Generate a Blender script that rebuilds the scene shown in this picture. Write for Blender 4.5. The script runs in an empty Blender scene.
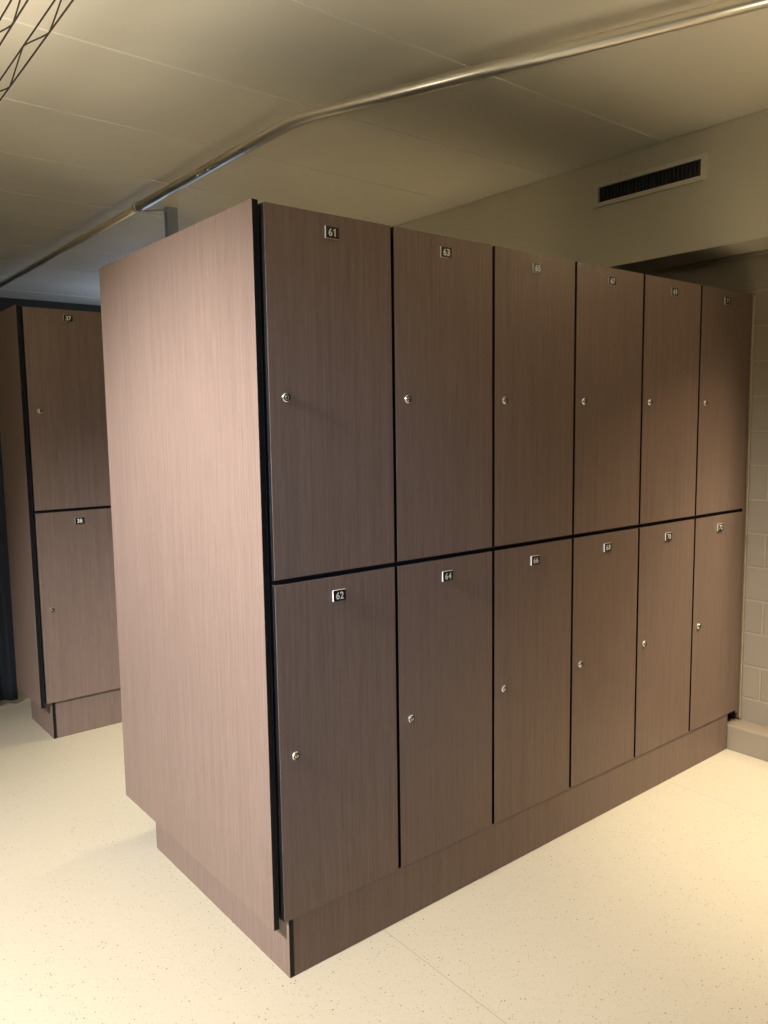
import bpy, bmesh, math, random
from mathutils import Vector, Matrix
random.seed(7)
S = bpy.context.scene
C = S.collection

# ------------------------------------------------------------------ helpers
def lin(r, g, b):
    def f(c):
        c /= 255.0
        return c / 12.92 if c <= 0.04045 else ((c + 0.055) / 1.055) ** 2.4
    return (f(r), f(g), f(b), 1.0)

def new_mat(name, col, rough=0.5, metal=0.0, spec=0.5):
    m = bpy.data.materials.new(name)
    m.use_nodes = True
    b = m.node_tree.nodes['Principled BSDF']
    b.inputs['Base Color'].default_value = col
    b.inputs['Roughness'].default_value = rough
    b.inputs['Metallic'].default_value = metal
    b.inputs['Specular IOR Level'].default_value = spec
    return m

def N(m, typ, **kw):
    n = m.node_tree.nodes.new(typ)
    for k, v in kw.items():
        setattr(n, k, v)
    return n

def L(m, a, b):
    m.node_tree.links.new(a, b)

def BS(m):
    return m.node_tree.nodes['Principled BSDF']

def add_box(bm, lo, hi, bevel=0.0, mat=0, edge_mat=None, face_axis=None):
    """box; edge_mat: material index for faces not perpendicular to face_axis"""
    tmp = bmesh.new()
    bmesh.ops.create_cube(tmp, size=1.0)
    lo = Vector(lo); hi = Vector(hi)
    for v in tmp.verts:
        v.co = Vector([(lo[i] + hi[i]) / 2 + v.co[i] * (hi[i] - lo[i]) for i in range(3)])
    tmp.normal_update()
    for f in tmp.faces:
        f.material_index = mat
        if edge_mat is not None and abs(f.normal[face_axis]) < 0.5:
            f.material_index = edge_mat
    if bevel > 0:
        bmesh.ops.bevel(tmp, geom=tmp.edges[:], offset=bevel, segments=2, affect='EDGES', profile=0.5)
    join(bm, tmp)

def join(bm, tmp):
    me = bpy.data.meshes.new('tmp')
    tmp.to_mesh(me); tmp.free()
    bm.from_mesh(me)
    bpy.data.meshes.remove(me)

def add_tube(bm, pts, r, seg=20, mat=0, cap=True):
    """round tube along a polyline (parallel-transported rings)"""
    pts = [Vector(p) for p in pts]
    rings = []
    t0 = (pts[1] - pts[0]).normalized()
    u = t0.orthogonal().normalized()
    for i, p in enumerate(pts):
        if i == 0: t = t0
        elif i == len(pts) - 1: t = (pts[i] - pts[i - 1]).normalized()
        else: t = ((pts[i + 1] - p).normalized() + (p - pts[i - 1]).normalized()).normalized()
        u = (u - t * u.dot(t)).normalized()
        w = t.cross(u)
        rings.append([bm.verts.new(p + (u * math.cos(a) + w * math.sin(a)) * r)
                      for a in (2 * math.pi * k / seg for k in range(seg))])
    for a, b in zip(rings, rings[1:]):
        for k in range(seg):
            f = bm.faces.new((a[k], a[(k + 1) % seg], b[(k + 1) % seg], b[k]))
            f.smooth = True; f.material_index = mat
    if cap:
        f = bm.faces.new(rings[0][::-1]); f.material_index = mat
        f = bm.faces.new(rings[-1]); f.material_index = mat

def add_lathe_y(bm, c, prof, seg=28, mat=0):
    """profile of (radius, y offset) turned about the Y axis through c"""
    c = Vector(c)
    rings = []
    for r, y in prof:
        if r < 1e-6:
            rings.append([bm.verts.new(c + Vector((0, y, 0)))])
        else:
            rings.append([bm.verts.new(c + Vector((r * math.cos(a), y, r * math.sin(a))))
                          for a in (2 * math.pi * k / seg for k in range(seg))])
    for a, b in zip(rings, rings[1:]):
        for k in range(seg):
            k2 = (k + 1) % seg
            if len(a) == 1: vs = (a[0], b[k2], b[k])
            elif len(b) == 1: vs = (a[k], a[k2], b[0])
            else: vs = (a[k], a[k2], b[k2], b[k])
            f = bm.faces.new(vs); f.smooth = True; f.material_index = mat

def mk(name, bm, mats, parent=None, loc=(0, 0, 0)):
    bmesh.ops.recalc_face_normals(bm, faces=bm.faces[:])
    me = bpy.data.meshes.new(name)
    bm.to_mesh(me); bm.free()
    for m in (mats if isinstance(mats, (list, tuple)) else [mats]):
        me.materials.append(m)
    o = bpy.data.objects.new(name, me)
    C.objects.link(o)
    o.location = loc
    if parent: o.parent = parent
    return o

def thing(name, label, cat, loc=(0, 0, 0), group=None):
    o = bpy.data.objects.new(name, None)
    C.objects.link(o)
    o.location = loc
    o.empty_display_size = 0.1
    return tag(o, label, cat, group)

def tag(o, label, cat, group=None):
    o['label'] = label; o['category'] = cat
    if group: o['group'] = group
    return o

def structure(o, label, cat):
    o['kind'] = 'structure'; o['label'] = label; o['category'] = cat
    return o

# ------------------------------------------------------------------ materials
def laminate(name, base=(0.206, 0.150, 0.130)):
    m = new_mat(name, (*base, 1), 0.42, 0, 0.2)
    tc = N(m, 'ShaderNodeTexCoord')
    geo = N(m, 'ShaderNodeNewGeometry')
    oi = N(m, 'ShaderNodeObjectInfo')
    add = N(m, 'ShaderNodeVectorMath', operation='ADD')
    mul = N(m, 'ShaderNodeVectorMath', operation='SCALE')
    comb = N(m, 'ShaderNodeCombineXYZ')
    L(m, oi.outputs['Random'], comb.inputs[0]); L(m, oi.outputs['Random'], comb.inputs[1]); L(m, oi.outputs['Random'], comb.inputs[2])
    L(m, comb.outputs[0], mul.inputs[0]); mul.inputs['Scale'].default_value = 37.0
    L(m, tc.outputs['Object'], add.inputs[0]); L(m, mul.outputs[0], add.inputs[1])
    def grain(sx, sz, detail, rough):
        mp = N(m, 'ShaderNodeMapping')
        mp.inputs['Scale'].default_value = (sx, sx, sz)
        L(m, add.outputs[0], mp.inputs['Vector'])
        n = N(m, 'ShaderNodeTexNoise')
        n.inputs['Scale'].default_value = 1.0
        n.inputs['Detail'].default_value = detail
        n.inputs['Roughness'].default_value = rough
        L(m, mp.outputs[0], n.inputs['Vector'])
        return n
    g1 = grain(430, 9.0, 3, 0.65)       # fine pores
    g2 = grain(130, 1.6, 2, 0.5)         # wider streaks
    g3 = grain(900, 60.0, 1, 0.5)       # ticks
    mix = N(m, 'ShaderNodeMath', operation='MULTIPLY_ADD')
    L(m, g1.outputs['Fac'], mix.inputs[0]); mix.inputs[1].default_value = 0.55
    mm = N(m, 'ShaderNodeMath', operation='MULTIPLY_ADD')
    L(m, g2.outputs['Fac'], mm.inputs[0]); mm.inputs[1].default_value = 0.3
    m3 = N(m, 'ShaderNodeMath', operation='MULTIPLY')
    L(m, g3.outputs['Fac'], m3.inputs[0]); m3.inputs[1].default_value = 0.15
    L(m, m3.outputs[0], mm.inputs[2])
    L(m, mm.outputs[0], mix.inputs[2])
    cr = N(m, 'ShaderNodeValToRGB')
    e = cr.color_ramp.elements
    e[0].position = 0.34; e[0].color = (base[0] * 0.78, base[1] * 0.76, base[2] * 0.74, 1)
    e[1].position = 0.66; e[1].color = (base[0] * 1.2, base[1] * 1.2, base[2] * 1.2, 1)
    L(m, mix.outputs[0], cr.inputs[0])
    L(m, cr.outputs[0], BS(m).inputs['Base Color'])
    bp = N(m, 'ShaderNodeBump'); bp.inputs['Strength'].default_value = 0.12; bp.inputs['Distance'].default_value = 0.0006
    L(m, g1.outputs['Fac'], bp.inputs['Height']); L(m, bp.outputs[0], BS(m).inputs['Normal'])
    return m

WOOD = laminate('wood_laminate')
BLACK_EDGE = new_mat('black_laminate_edge', (0.004, 0.005, 0.007, 1), 0.55, 0, 0.25)
CARCASS = new_mat('black_carcass', (0.005, 0.005, 0.006, 1), 0.6)
CHROME = new_mat('chrome', (0.82, 0.81, 0.79, 1), 0.16, 1.0)
LOCK_DARK = new_mat('lock_core', (0.05, 0.05, 0.05, 1), 0.3, 1.0)
PLATE_SIDE = new_mat('plate_aluminium', (0.78, 0.77, 0.74, 1), 0.35, 0.25)
PLATE_FACE = new_mat('plate_black', (0.004, 0.004, 0.005, 1), 0.35)
DIGIT = new_mat('digit_white', (0.92, 0.92, 0.90, 1), 0.4)
GALV = new_mat('galvanised_steel', (0.34, 0.40, 0.55, 1), 0.45, 0.1)
CLIP = new_mat('clip_plastic', (0.72, 0.70, 0.64, 1), 0.4)
WIRE = new_mat('dark_wire', (0.016, 0.011, 0.007, 1), 0.6, 0.0)
FRAME_P = new_mat('grille_paint', (0.82, 0.76, 0.64, 1), 0.45)
GRILLE_BLACK = new_mat('grille_black', (0.006, 0.006, 0.007, 1), 0.6)
LOUVRE = new_mat('louvre_grey', (0.05, 0.053, 0.062, 1), 0.45)
CAULK = new_mat('pale_sealant', (0.40, 0.335, 0.25, 1), 0.5)
SEAM = new_mat('ceiling_seam_strip', (0.95, 0.92, 0.84, 1), 0.35)

PIPE = new_mat('pipe_metal', (0.80, 0.74, 0.64, 1), 0.3, 0.75)
n = N(PIPE, 'ShaderNodeTexNoise'); n.inputs['Scale'].default_value = 14; n.inputs['Detail'].default_value = 4
tc = N(PIPE, 'ShaderNodeTexCoord'); L(PIPE, tc.outputs['Object'], n.inputs['Vector'])
mr = N(PIPE, 'ShaderNodeMapRange'); mr.inputs[3].default_value = 0.24; mr.inputs[4].default_value = 0.36
L(PIPE, n.outputs['Fac'], mr.inputs[0]); L(PIPE, mr.outputs[0], BS(PIPE).inputs['Roughness'])

def plain_paint(name, col, rough, bump=0.05, scale=60):
    m = new_mat(name, (*col, 1), rough)
    tc = N(m, 'ShaderNodeTexCoord')
    n1 = N(m, 'ShaderNodeTexNoise'); n1.inputs['Scale'].default_value = scale; n1.inputs['Detail'].default_value = 4
    n2 = N(m, 'ShaderNodeTexNoise'); n2.inputs['Scale'].default_value = 1.6; n2.inputs['Detail'].default_value = 3
    L(m, tc.outputs['Object'], n1.inputs['Vector']); L(m, tc.outputs['Object'], n2.inputs['Vector'])
    cr = N(m, 'ShaderNodeValToRGB')
    e = cr.color_ramp.elements
    e[0].position = 0.3; e[0].color = (*[c * 0.94 for c in col], 1)
    e[1].position = 0.7; e[1].color = (*[c * 1.04 for c in col], 1)
    L(m, n2.outputs['Fac'], cr.inputs[0]); L(m, cr.outputs[0], BS(m).inputs['Base Color'])
    b = N(m, 'ShaderNodeBump'); b.inputs['Strength'].default_value = bump; b.inputs['Distance'].default_value = 0.002
    L(m, n1.outputs['Fac'], b.inputs['Height']); L(m, b.outputs[0], BS(m).inputs['Normal'])
    return m

CEIL = plain_paint('ceiling_panel_paint', (0.86, 0.80, 0.67), 0.6, 0.03)
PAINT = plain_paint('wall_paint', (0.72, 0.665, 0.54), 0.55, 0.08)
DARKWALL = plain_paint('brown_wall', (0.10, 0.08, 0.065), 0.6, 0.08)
KERB = plain_paint('kerb_paint', (0.27, 0.222, 0.165), 0.45, 0.08)
CHAR = new_mat('charcoal_paint', (0.030, 0.026, 0.016, 1), 0.7)
NAVY = new_mat('navy_fabric', (0.012, 0.017, 0.028, 1), 0.8)
n = N(NAVY, 'ShaderNodeTexNoise'); n.inputs['Scale'].default_value = 300
b = N(NAVY, 'ShaderNodeBump'); b.inputs['Strength'].default_value = 0.2; b.inputs['Distance'].default_value = 0.001
L(NAVY, n.outputs['Fac'], b.inputs['Height']); L(NAVY, b.outputs[0], BS(NAVY).inputs['Normal'])

# painted block wall (brick texture over Y/Z)
def block_wall(name, col):
    m = new_mat(name, (*col, 1), 0.5)
    tc = N(m, 'ShaderNodeTexCoord'); sp = N(m, 'ShaderNodeSeparateXYZ'); cb = N(m, 'ShaderNodeCombineXYZ')
    L(m, tc.outputs['Object'], sp.inputs[0])
    a = N(m, 'ShaderNodeMath', operation='ADD'); a.inputs[1].default_value = 0.082 + 0.2 + 4.0
    z = N(m, 'ShaderNodeMath', operation='ADD'); z.inputs[1].default_value = 0.0945 + 0.3
    L(m, sp.outputs[1], a.inputs[0]); L(m, sp.outputs[2], z.inputs[0])
    L(m, a.outputs[0], cb.inputs[0]); L(m, z.outputs[0], cb.inputs[1])
    br = N(m, 'ShaderNodeTexBrick')
    br.offset = 0.5; br.offset_frequency = 2
    br.inputs['Scale'].default_value = 1.0
    br.inputs['Brick Width'].default_value = 0.4
    br.inputs['Row Height'].default_value = 0.1505
    br.inputs['Mortar Size'].default_value = 0.0065
    br.inputs['Mortar Smooth'].default_value = 0.35
    br.inputs['Color1'].default_value = (*col, 1)
    br.inputs['Color2'].default_value = (*[c * 0.95 for c in col], 1)
    br.inputs['Mortar'].default_value = (*[min(1, c * 1.22) for c in col], 1)
    L(m, cb.outputs[0], br.inputs['Vector'])
    L(m, br.outputs['Color'], BS(m).inputs['Base Color'])
    inv = N(m, 'ShaderNodeMath', operation='SUBTRACT'); inv.inputs[0].default_value = 1.0
    L(m, br.outputs['Fac'], inv.inputs[1])
    n = N(m, 'ShaderNodeTexNoise'); n.inputs['Scale'].default_value = 90; n.inputs['Detail'].default_value = 3
    L(m, tc.outputs['Object'], n.inputs['Vector'])
    mx = N(m, 'ShaderNodeMath', operation='MULTIPLY_ADD'); mx.inputs[1].default_value = 0.1
    L(m, n.outputs['Fac'], mx.inputs[0]); L(m, inv.outputs[0], mx.inputs[2])
    b = N(m, 'ShaderNodeBump'); b.inputs['Strength'].default_value = 0.9; b.inputs['Distance'].default_value = 0.005
    L(m, mx.outputs[0], b.inputs['Height']); L(m, b.outputs[0], BS(m).inputs['Normal'])
    return m
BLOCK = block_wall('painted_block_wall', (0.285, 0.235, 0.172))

# speckled vinyl floor
FLOOR = new_mat('speckled_vinyl', (0.7, 0.63, 0.48, 1), 0.4, 0, 0.4)
def build_floor_mat():
    m = FLOOR
    tc = N(m, 'ShaderNodeTexCoord')
    base = (0.46, 0.415, 0.328)
    def specks(scale, thr, col, prev, rnd):
        v = N(m, 'ShaderNodeTexVoronoi'); v.inputs['Scale'].default_value = scale; v.inputs['Randomness'].default_value = 1
        mp = N(m, 'ShaderNodeMapping'); mp.inputs['Location'].default_value = (rnd, rnd * 1.7, 0)
        L(m, tc.outputs['Object'], mp.inputs[0]); L(m, mp.outputs[0], v.inputs['Vector'])
        sep = N(m, 'ShaderNodeSeparateColor'); L(m, v.outputs['Color'], sep.inputs[0])
        # radius varies by cell, many cells empty
        r = N(m, 'ShaderNodeMapRange'); r.inputs[1].default_value = 1 - thr; r.inputs[2].default_value = 1.0
        r.inputs[3].default_value = 0.0; r.inputs[4].default_value = 0.30
        L(m, sep.outputs[0], r.inputs[0])
        lt = N(m, 'ShaderNodeMath', operation='LESS_THAN')
        L(m, v.outputs['Distance'], lt.inputs[0]); L(m, r.outputs[0], lt.inputs[1])
        mx = N(m, 'ShaderNodeMix', data_type='RGBA')
        L(m, lt.outputs[0], mx.inputs[0])
        if prev is None: mx.inputs[6].default_value = (*base, 1)
        else: L(m, prev, mx.inputs[6])
        mx.inputs[7].default_value = (*col, 1)
        return mx.outputs[2]
    c = specks(210, 0.6, (0.53, 0.49, 0.41), None, 0)
    c = specks(190, 0.6, (0.39, 0.335, 0.25), c, 3.1)
    c = specks(180, 0.30, (0.25, 0.19, 0.125), c, 5.3)
    c = specks(135, 0.13, (0.13, 0.095, 0.065), c, 9.2)
    # welded sheet seams every 1.5 m along Y
    sp = N(m, 'ShaderNodeSeparateXYZ'); L(m, tc.outputs['Object'], sp.inputs[0])
    a = N(m, 'ShaderNodeMath', operation='SUBTRACT'); a.inputs[1].default_value = 0.337; L(m, sp.outputs[0], a.inputs[0])
    w = N(m, 'ShaderNodeMath', operation='PINGPONG'); w.inputs[1].default_value = 0.75
    L(m, a.outputs[0], w.inputs[0])
    lt = N(m, 'ShaderNodeMath', operation='LESS_THAN'); lt.inputs[1].default_value = 0.0016
    L(m, w.outputs[0], lt.inputs[0])
    mx = N(m, 'ShaderNodeMix', data_type='RGBA'); L(m, lt.outputs[0], mx.inputs[0])
    L(m, c, mx.inputs[6]); mx.inputs[7].default_value = (0.36, 0.31, 0.23, 1)
    L(m, mx.outputs[2], BS(m).inputs['Base Color'])
    n = N(m, 'ShaderNodeTexNoise'); n.inputs['Scale'].default_value = 220; n.inputs['Detail'].default_value = 2
    L(m, tc.outputs['Object'], n.inputs['Vector'])
    b = N(m, 'ShaderNodeBump'); b.inputs['Strength'].default_value = 0.12; b.inputs['Distance'].default_value = 0.001
    L(m, n.outputs['Fac'], b.inputs['Height']); L(m, b.outputs[0], BS(m).inputs['Normal'])
build_floor_mat()

# ------------------------------------------------------------------ the room
XL, XR, YF, YB, ZC = -3.1, 2.442, -4.4, 6.25, 2.672
ZF = -0.012                    # floor level
bm = bmesh.new(); add_box(bm, (XL - .1, YF - .1, ZF - .1), (XR + .3, YB + .1, ZF))
structure(mk('floor', bm, FLOOR), 'cream vinyl floor with small brown specks', 'floor')

bm = bmesh.new()
ys = [0.93 + 0.609 * k for k in range(-1, 10)]
yy = [YF - .1] + [y for y in ys if .2 < y < YB] + [YB + .1]
for a, b in zip(yy, yy[1:]):
    add_box(bm, (XL - .1, a + .0015, ZC), (XR + .3, b - .0015, ZC + .1), 0.001)
for y in yy[1:-1]:
    add_box(bm, (XL - .1, y - .0034, ZC - .0024), (XR + .3, y + .0034, ZC + .004), 0, 1)
structure(mk('ceiling', bm, [CEIL, SEAM]), 'beige panelled ceiling with thin pale seams', 'ceiling')

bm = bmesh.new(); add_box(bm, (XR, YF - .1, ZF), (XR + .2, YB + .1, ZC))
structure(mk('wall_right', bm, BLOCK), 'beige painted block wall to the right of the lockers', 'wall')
bm = bmesh.new(); add_box(bm, (XL - .2, YF - .1, ZF), (XL, YB + .1, ZC))
structure(mk('wall_left', bm, PAINT), 'beige painted side wall out of view', 'wall')
bm = bmesh.new(); add_box(bm, (XL, YB, ZF), (XR, YB + .2, ZC))
structure(mk('wall_back', bm, CHAR), 'dark far wall under the end of the ceiling', 'wall')
bm = bmesh.new(); add_box(bm, (XL, YF - .2, ZF), (XR, YF, ZC))
structure(mk('wall_front', bm, DARKWALL), 'brown wall behind the viewpoint', 'wall')

XS, ZS = 2.214, 2.180
bm = bmesh.new(); add_box(bm, (XS, YF, ZS), (XR, YB, ZC - .0005), 0.003)
structure(mk('soffit', bm, PAINT), 'beige boxed bulkhead along the top of the right wall', 'soffit')

bm = bmesh.new(); add_box(bm, (2.330, YF, ZF), (XR, 1.05, .100), 0.0025)
structure(mk('baseboard_right', bm, KERB), 'deep beige boxed skirting at the foot of the right wall', 'baseboard')

# ------------------------------------------------------------------ lockers
P, G = 0.4, 0.0058            # door pitch, half gap
ZT, ZM, ZB = 1.995, 1.067, 0.155
GH = 0.0068           # half of the level gap between the two tiers
TH = 0.013

def glyph_mesh(ch, w, h):
    """one digit as a flat face, fitted to a w x h box; returns verts, faces"""
    if ch == '1':
        st = .30 * w
        v = [(w * .58 - st / 2, 0), (w * .58 + st / 2, 0), (w * .58 + st / 2, h), (w * .58 - st * .15, h),
             (w * .12, h * .80), (w * .12, h * .66), (w * .58 - st / 2, h * .76)]
        return v, [[0, 1, 2, 3, 6], [3, 4, 5, 6]]
    cu = bpy.data.curves.new('digits', 'FONT')
    cu.body = ch; cu.size = 1.0; cu.offset = 0.018
    o = bpy.data.objects.new('digits', cu); C.objects.link(o)
    dg = bpy.context.evaluated_depsgraph_get()
    me = o.evaluated_get(dg).to_mesh()
    vs = [v.co.copy() for v in me.vertices]; fs = [list(p.vertices) for p in me.polygons]
    o.evaluated_get(dg).to_mesh_clear()
    bpy.data.objects.remove(o); bpy.data.curves.remove(cu)
    x0 = min(v.x for v in vs); x1 = max(v.x for v in vs); y0 = min(v.y for v in vs); y1 = max(v.y for v in vs)
    return [((v.x - x0) / (x1 - x0) * w, (v.y - y0) / (y1 - y0) * h) for v in vs], fs

def add_plate(parent, txt, x, y, z, loc):
    W, H, D = 0.0405, 0.0300, 0.0048
    bm = bmesh.new()
    add_box(bm, (x - W / 2, y - D, z - H / 2), (x + W / 2, y, z + H / 2), 0, 0)
    add_box(bm, (x - W / 2 + .0004, y - D - .0008, z - H / 2 + .0004), (x + W / 2 - .0004, y - D + .001, z + H / 2 - .0004), 0, 1)
    gw, gh, gap = 0.0118, 0.0195, 0.0016
    for i, ch in enumerate(txt):
        vs, fs = glyph_mesh(ch, gw, gh)
        ox = x - gw - gap / 2 + i * (gw + gap)
        bv = [bm.verts.new((ox + a, y - D - .0012, z - gh / 2 + b)) for a, b in vs]
        for f in fs:
            try:
                q = bm.faces.new([bv[k] for k in f]); q.material_index = 2
            except ValueError:
                pass
    o = mk('number_plate', bm, [PLATE_SIDE, PLATE_FACE, DIGIT], parent, loc)
    o['label'] = 'black plate with the white number ' + txt
    return o

def lock_mesh():
    bm = bmesh.new()
    # dished chrome escutcheon
    add_lathe_y(bm, (0, 0, 0), [(0.0128, 0), (0.0128, -.0025), (0.0118, -.0052), (0.0095, -.0069)], 32, 0)
    # plug with key slot
    add_lathe_y(bm, (0, 0, 0), [(0.0062, -.0035), (0.0060, -.0062), (0.0050, -.0072), (0, -.0072)], 24, 0)
    add_box(bm, (-.0011, -.0078, -.0044), (.0011, -.0070, .0044), 0, 1)
    add_lathe_y(bm, (0, 0, 0), [(0.0092, -.0068), (0.0078, -.0058), (0.0062, -.0040)], 24, 1)
    bmesh.ops.recalc_face_normals(bm, faces=bm.faces[:])
    me = bpy.data.meshes.new('lock'); bm.to_mesh(me); bm.free()
    me.materials.append(CHROME); me.materials.append(LOCK_DARK)
    return me
LOCK_ME = lock_mesh()

def door_mesh(h, x0=G):
    bm = bmesh.new()
    add_box(bm, (x0, 0, 0), (P - G, TH, h), 0.0007, 0, 1, 1)
    me = bpy.data.meshes.new('door')
    bmesh.ops.recalc_face_normals(bm, faces=bm.faces[:])
    bm.to_mesh(me); bm.free()
    me.materials.append(WOOD); me.materials.append(BLACK_EDGE)
    return me
DU = door_mesh(ZT - ZM - GH)
DL = door_mesh(ZM - GH - ZB)
DU1, DL1 = door_mesh(ZT - ZM - GH, .001), door_mesh(ZM - GH - ZB, .001)

def carcass_mesh(depth):
    bm = bmesh.new()
    y0, y1, t = TH + .0015, depth, .016
    x0, x1, z0, z1 = .0008, P - .0008, ZB + .0005, ZT - .001
    add_box(bm, (x0, y0, z0), (x0 + t, y1, z1))
    add_box(bm, (x1 - t, y0, z0), (x1, y1, z1))
    add_box(bm, (x0 + t, y0, z0), (x1 - t, y1, z0 + t))
    add_box(bm, (x0 + t, y0, z1 - t), (x1 - t, y1, z1))
    add_box(bm, (x0 + t, y0, ZM - t / 2), (x1 - t, y1 - t, ZM + t / 2))
    add_box(bm, (x0 + t, y1 - t, z0 + t), (x1 - t, y1, z1 - t))
    bmesh.ops.recalc_face_normals(bm, faces=bm.faces[:])
    me = bpy.data.meshes.new('carcass'); bm.to_mesh(me); bm.free()
    me.materials.append(CARCASS)
    return me

def locker(x, y, a, b, label, group, carc, zu=1.949, zl=1.008, xo=0.0, dz=0.0, first=False):
    t = thing('locker_unit', label, 'locker', (x, y, ZB + dz), group)
    o = bpy.data.objects.new('carcass', carc); C.objects.link(o); o.parent = t; o.location = (0, 0, -ZB)
    o['label'] = 'black carcass behind the doors'
    for me, z0, num, zp, zl_ in ((DU1 if first else DU, ZM + GH, a, zu, 1.531), (DL1 if first else DL, ZB, b, zl, 0.603)):
        d = bpy.data.objects.new('door', me); C.objects.link(d); d.parent = t; d.location = (0, 0, z0 - ZB)
        add_plate(d, num, 0.198 + xo, 0, zp - z0, (0, 0, 0))
        k = bpy.data.objects.new('lock', LOCK_ME); C.objects.link(k); k.parent = d
        k.location = (0.0485, 0, zl_ - z0)
        k['label'] = 'round chrome cam lock'
    return t

CM = carcass_mesh(1.035)
spots = ['nearest the pale end panel', 'second from the pale end panel', 'third from the pale end panel',
         'fourth from the pale end panel', 'beside the last one at the block wall', 'against the block wall']
for k in range(6):
    a, b = str(61 + 2 * k), str(62 + 2 * k)
    locker(k * P, 0, a, b, 'two-door brown wood-grain locker %s over %s, %s' % (a, b, spots[k]), 'lockers of the large block', CM, first=(k == 0))

def end_panel(lo, hi, blo, bhi, label):
    t = thing('end_panel', label, 'panel', (lo[0], lo[1], ZF))
    off = -Vector(t.location)
    for nm, a, b in (('upper_panel', lo, hi), ('base_board', blo, bhi)):
        bm = bmesh.new(); add_box(bm, Vector(a) + off, Vector(b) + off, 0.0008, 0, 1, 0)
        mk(nm, bm, [WOOD, BLACK_EDGE], t)
    return t

def panel(name, lo, hi, label, axis=0):
    bm = bmesh.new(); add_box(bm, lo, hi, 0.0008, 0, 1, axis)
    o = mk(name, bm, [WOOD, BLACK_EDGE])
    return tag(o, label, 'panel')

# tall end panel of the big block: brown faces, black edges
end_panel((-.0240, .0135, .135), (-.0065, 1.043, 2.0015), (.0155, .004, ZF), (.029, .876, ZB - .0005),
      'tall pinkish wood-grain end panel with black edge closing the near end of the large block')

pl = thing('plinth', 'low wood-grain plinth under the large locker block', 'plinth', (0, 0, 0))
bm = bmesh.new(); add_box(bm, (.0305, .004, ZF), (2.3285, .017, ZB - .0005), 0.0006, 0, 1, 1); mk('front_board', bm, [WOOD, BLACK_EDGE], pl)
bm = bmesh.new(); add_box(bm, (.0305, .863, ZF), (2.3285, .876, ZB - .0005), 0.0006, 0, 1, 1); mk('back_board', bm, [WOOD, BLACK_EDGE], pl)

# filler strip and sealant between the last door and the wall
panel('filler_strip', (2.4015, .006, .135), (2.4285, .025, 1.999), 'narrow dark wood-grain filler strip between the last locker door and block wall', 1)
bm = bmesh.new(); add_box(bm, (2.430, -.003, .106), (2.4415, .02, 1.995), 0.001)
structure(mk('trim_1', bm, CAULK), 'pale vertical sealant line where lockers meet the wall', 'trim')

# second block further back on the left
X2, Y2, DZ2 = 0.0172, 2.130, 0.016
CM2 = carcass_mesh(0.42)
locker(X2, Y2, '37', '38', 'two-door wood-grain locker 37 over 38 in the background at left', 'lockers of the far block', CM2, 1.956, 1.012, 0.0, DZ2, True)
end_panel((X2 - .0235, Y2 + .0135, .15), (X2 - .0045, Y2 + .425, 2.0185), (X2 + .027, Y2 + .014, ZF), (X2 + .042, Y2 + .38, ZB + DZ2 - .0005),
      'narrow dim end panel at the left side of locker 37 and 38')
p2 = thing('plinth', 'small wood-grain plinth under locker 37 and 38', 'plinth', (X2, Y2, ZF))
bm = bmesh.new(); add_box(bm, (.0435, .014, 0), (P, .027, ZB + DZ2 - ZF - .0005), 0.0006, 0, 1, 1); mk('front_board', bm, [WOOD, BLACK_EDGE], p2)
bm = bmesh.new(); add_box(bm, (.0435, .367, 0), (P, .38, ZB + DZ2 - ZF - .0005), 0.0006, 0, 1, 1); mk('back_board', bm, [WOOD, BLACK_EDGE], p2)

# ------------------------------------------------------------------ pipe under the ceiling
ZP = 2.605
bend = Vector((0.702, 0.90, ZP))
d1 = Vector((0, 1, 0)); d2 = Vector((0.378, -1.0, 0)).normalized()
R = 0.14
pts = [bend + d2 * 3.4, bend + d2 * R]
for k in range(1, 12):
    s = k / 12
    a = bend + d2 * R; c = bend + d1 * R
    pts.append(a * (1 - s) ** 2 + bend * 2 * s * (1 - s) + c * s * s)
pts += [bend + d1 * R, Vector((0.697, 2.41, ZP))]
pipe = thing('ceiling_pipe', 'bent metal pipe running under the ceiling above the lockers', 'pipe', (0.7, 0.9, ZP))
off = Vector((0.7, 0.9, ZP))
bm = bmesh.new(); add_tube(bm, [p - off for p in pts], 0.0225, 28); mk('wide_pipe', bm, PIPE, pipe)
bm = bmesh.new(); add_tube(bm, [Vector((0.697, 2.35, ZP)) - off, Vector((0.690, YB - .002, ZP)) - off], 0.0185, 24); mk('narrow_pipe', bm, PIPE, pipe)
for y in (1.60, 1.70):
    bm = bmesh.new()
    bmesh.ops.create_uvsphere(bm, u_segments=12, v_segments=8, radius=0.005)
    for v in bm.verts: v.co += Vector((0.683, y, ZP - .0155)) - off
    mk('rivet', bm, DIGIT, pipe)

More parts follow.
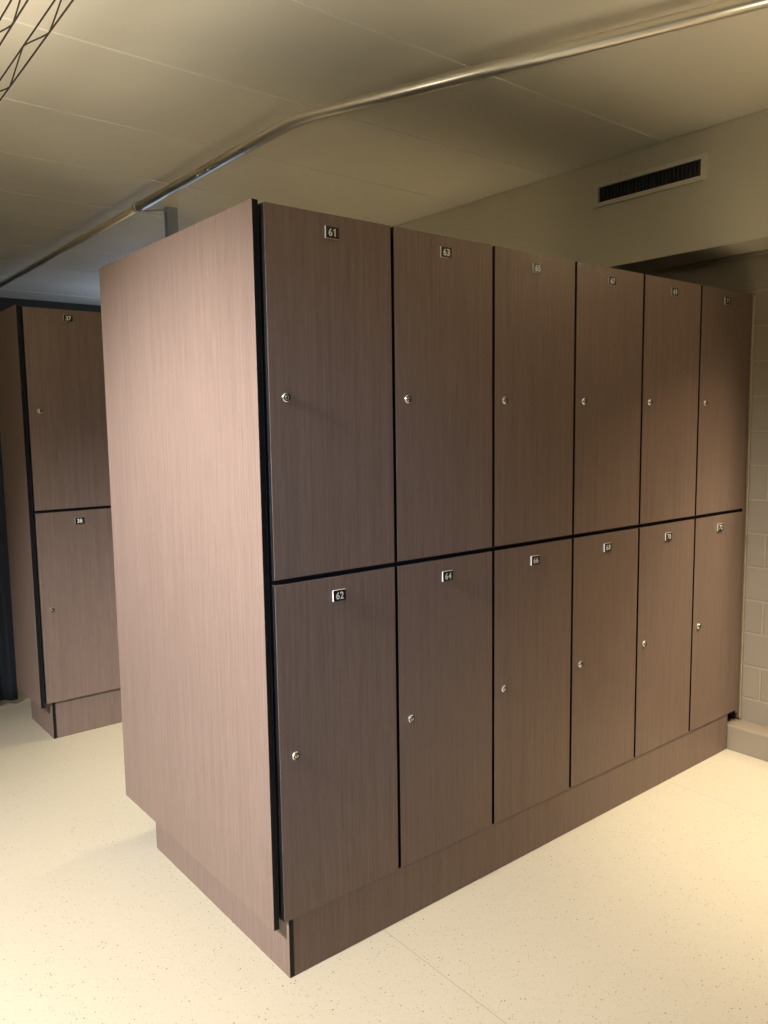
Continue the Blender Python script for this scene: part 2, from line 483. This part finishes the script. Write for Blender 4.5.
# hanger post with clip arm, fixed to the ceiling
hp = thing('hanger_post', 'grey steel channel post hanging from the ceiling with a white clip round the pipe', 'bracket', (0.945, 2.56, ZC))
bm = bmesh.new()
w, dpt, t, zt_, zb_ = .062, .040, .003, -.0005, -.60
add_box(bm, (-w / 2, -dpt / 2, zb_), (w / 2, -dpt / 2 + t, zt_))
add_box(bm, (-w / 2, -dpt / 2 + t, zb_), (-w / 2 + t, dpt / 2, zt_))
add_box(bm, (w / 2 - t, -dpt / 2 + t, zb_), (w / 2, dpt / 2, zt_))
mk('channel', bm, GALV, hp)
bm = bmesh.new()
for r0, r1 in ((0.024, 0.030),):
    seg = 28; ringo = []; 
    for y in (-.014, .014):
        for r in (r0, r1):
            ringo.append([bm.verts.new((0.6970 - .945 + r * math.cos(a), 2.41 - 2.56 + y, ZP - ZC + r * math.sin(a))) for a in (2 * math.pi * k / seg for k in range(seg))])
    def strip(a, b):
        for k in range(seg):
            bm.faces.new((a[k], a[(k + 1) % seg], b[(k + 1) % seg], b[k])).smooth = True
    strip(ringo[0], ringo[1]); strip(ringo[2], ringo[3]); strip(ringo[1], ringo[3]); strip(ringo[0], ringo[2])
o = mk('clip', bm, CLIP, hp); o['label'] = 'white plastic pipe clip'
bm = bmesh.new()
add_tube(bm, [(0.720 - .945, 2.41 - 2.56, ZP - ZC - .016), (-.13, -.11, ZP - ZC + .012), (-.032, -.015, ZP - ZC + .045)], 0.004, 10)
mk('arm', bm, GALV, hp)

# ------------------------------------------------------------------ ventilation grille on the soffit
vg = thing('ventilation_grille', 'long narrow beige vent grille with black slots on the bulkhead', 'vent', (XS, .390, 2.5165))
W, H = .284, .0535      # half sizes along Y and Z
IW, IH = .255, .034
bm = bmesh.new()
T = .013
add_box(bm, (-T, -W, IH), (-.0003, W, H), .0012); add_box(bm, (-T, -W, -H), (-.0003, W, -IH), .0012)
add_box(bm, (-T, -W, -IH), (-.0003, -IW, IH), .0012); add_box(bm, (-T, IW, -IH), (-.0003, W, IH), .0012)
mk('frame', bm, FRAME_P, vg)
bm = bmesh.new(); add_box(bm, (-.0018, -IW, -IH), (-.0004, IW, IH)); mk('backing', bm, GRILLE_BLACK, vg)
bm = bmesh.new()
nl = 27
for k in range(nl):
    y = -IW + (k + .5) * 2 * IW / nl
    add_box(bm, (-.0095, y - .0022, -IH + .0005), (-.0020, y + .0022, IH - .0005))
mk('louvers', bm, LOUVRE, vg)

# ------------------------------------------------------------------ hanging wire trusses (top left corner)
def truss(x, phase, label):
    t = thing('wire_truss', label, 'wire truss', (x, 0.0, 2.4), 'wire trusses under the ceiling')
    t.rotation_euler.z = -.0164
    y0, y1, h, r = -1.0, 2.2, .036, .0021
    bm = bmesh.new(); add_tube(bm, [(0, y0, 0), (0, y1, 0)], r, 8); mk('lower_wire', bm, WIRE, t)
    bm = bmesh.new(); add_tube(bm, [(-.009, y0, h), (-.009, y1, h)], r, 8); mk('upper_wire', bm, WIRE, t)
    per = .379
    pts = []
    y = y0
    while y <= y1:
        c = math.cos(2 * math.pi * (y - phase) / per)
        c = .8 * (1 - 2 * math.acos(c) / math.pi) + .2 * c
        pts.append((-.0045 + .0045 * c, y, h / 2 - c * h / 2)); y += per / 32
    bm = bmesh.new(); add_tube(bm, pts, r * .9, 8); mk('zigzag_wire', bm, WIRE, t)
    for y in (-.8, 1.9):
        bm = bmesh.new(); add_tube(bm, [(-.009, y, h), (-.009, y, ZC - 2.4 - .0005)], .0022, 8); mk('hanger_wire', bm, WIRE, t)
truss(-.3725, .347, 'dark wire truss nearer the pipe, two wires joined by a zigzag')
truss(-.4515, .357, 'dark wire truss cut by the top left corner of the photo')

# ------------------------------------------------------------------ navy curtain left of the far block
cur = thing('curtain', 'dark navy hanging at the left edge beside locker 37 and 38', 'curtain', (0, 2.78, 0))
bm = bmesh.new()
n, zs_ = 150, [.02 + (2.32 - .02) * i / 24 for i in range(25)]
x0, x1 = -1.1, .045
cols = []
for side in (0, 1):
    g = []
    for z in zs_:
        row = []
        for i in range(n + 1):
            s = i / n
            x = x0 + (x1 - x0) * s
            yy_ = .022 * math.sin(s * 62) + .008 * math.sin(s * 141 + z * 1.5)
            row.append(bm.verts.new((x, yy_ + side * .003, z)))
        g.append(row)
    cols.append(g)
for g in cols:
    for a, b in zip(g, g[1:]):
        for i in range(n):
            bm.faces.new((a[i], a[i + 1], b[i + 1], b[i])).smooth = True
A, B = cols
for i in range(n):
    bm.faces.new((A[0][i], A[0][i + 1], B[0][i + 1], B[0][i])); bm.faces.new((A[-1][i], A[-1][i + 1], B[-1][i + 1], B[-1][i]))
for j in range(len(zs_) - 1):
    for q in (0, n):
        bm.faces.new((A[j][q], A[j + 1][q], B[j + 1][q], B[j][q]))
mk('fabric', bm, NAVY, cur)
bm = bmesh.new(); add_tube(bm, [(-1.15, 0, 2.335), (.06, 0, 2.335)], .014, 16)
add_tube(bm, [(-1.0, 0, 2.34), (-1.0, 0, ZC - .0005)], .006, 10); add_tube(bm, [(-.1, 0, 2.34), (-.1, 0, ZC - .0005)], .006, 10)
mk('rail', bm, GALV, cur)

# ------------------------------------------------------------------ lights
def light(name, typ, loc, energy, col, target=None, **kw):
    l = bpy.data.lights.new(name, typ)
    l.energy = energy; l.color = col
    for k, v in kw.items(): setattr(l, k, v)
    o = bpy.data.objects.new(name, l); C.objects.link(o); o.location = loc
    if target:
        o.rotation_euler = (Vector(target) - Vector(loc)).to_track_quat('-Z', 'Y').to_euler()
    return o
def down(x, y, e, col, size=110, blend=.7, z=2.63, r=.07):
    light('down_spot', 'SPOT', (x, y, z), e, col, (x, y + 1e-4, 0), spot_size=math.radians(size), spot_blend=blend, shadow_soft_size=r)
light('track_lamp', 'SPOT', (-2.2, -.05, 2.45), 890, (1.0, .965, .92), (-.1, .46, .41), spot_size=math.radians(74), spot_blend=.85, shadow_soft_size=.08)
down(-1.9, -1.6, 340, (.75, .97, 1.0), 74, .6)  # added fill out of view, for more bounce off the floor
down(2.15, -.95, 200, (1.0, .78, .50), 96, .9)
down(2.2, -.7, 500, (1.0, .868, .60), 60, .9)
down(1.86, 1.5, 290, (1.0, .86, .54), 92, .7)
light('ceiling_fill_spot', 'SPOT', (-1.3, .1, 1.75), 106, (1.0, .90, .72), (-1.3, .1001, 3), spot_size=math.radians(150), spot_blend=.5, shadow_soft_size=.12)  # added upward fill, no fitting; brightens the ceiling at left
light('ceiling_fill_spot', 'SPOT', (1.1, -1.3, 1.8), 13, (1.0, .86, .60), (1.1, -1.2999, 3), spot_size=math.radians(130), spot_blend=.5, shadow_soft_size=.12)  # second added upward fill, weak; lifts the ceiling on the right
light('cool_fill_spot', 'SPOT', (-1.7, -3.2, 1.9), 150, (.30, .55, 1.0), (-.08, 0, 1.0), spot_size=math.radians(32), spot_blend=1.0, shadow_soft_size=.2)  # added cool fill out of view; tints the nearest doors grey
light('lamp_far', 'POINT', (2.0, 5.2, 2.1), 16, (.50, .68, 1.0), shadow_soft_size=.5)

W_ = bpy.data.worlds.new('world'); S.world = W_; W_.use_nodes = True
W_.node_tree.nodes['Background'].inputs[0].default_value = (0.02, 0.02, 0.02, 1)
W_.node_tree.nodes['Background'].inputs[1].default_value = 0.2

# ------------------------------------------------------------------ camera
cam = bpy.data.cameras.new('camera')
cam.sensor_fit = 'HORIZONTAL'; cam.sensor_width = 36.0
cam.lens = 793.2236 * 36.0 / 768.0
cam.clip_start = 0.02
co = bpy.data.objects.new('camera', cam); C.objects.link(co)
rt = Vector((0.7756901649381012, -0.6309602953159381, -0.013923855540961648))
up = Vector((0.07915861218656517, 0.07538055091654462, 0.9940078906428333))
fw = Vector((0.6261299243248148, 0.7721443377234223, -0.10841789329561441))
Mx = Matrix((rt, up, -fw)).transposed().to_4x4()
Mx.translation = Vector((-1.0218152, -1.7022323, 1.4584382))
co.matrix_world = Mx
S.camera = co
S.view_settings.view_transform = 'Standard'
S.view_settings.look = 'None'
S.view_settings.gamma = 1.0
S.view_settings.use_curve_mapping = False
S.view_settings.exposure = 0.0
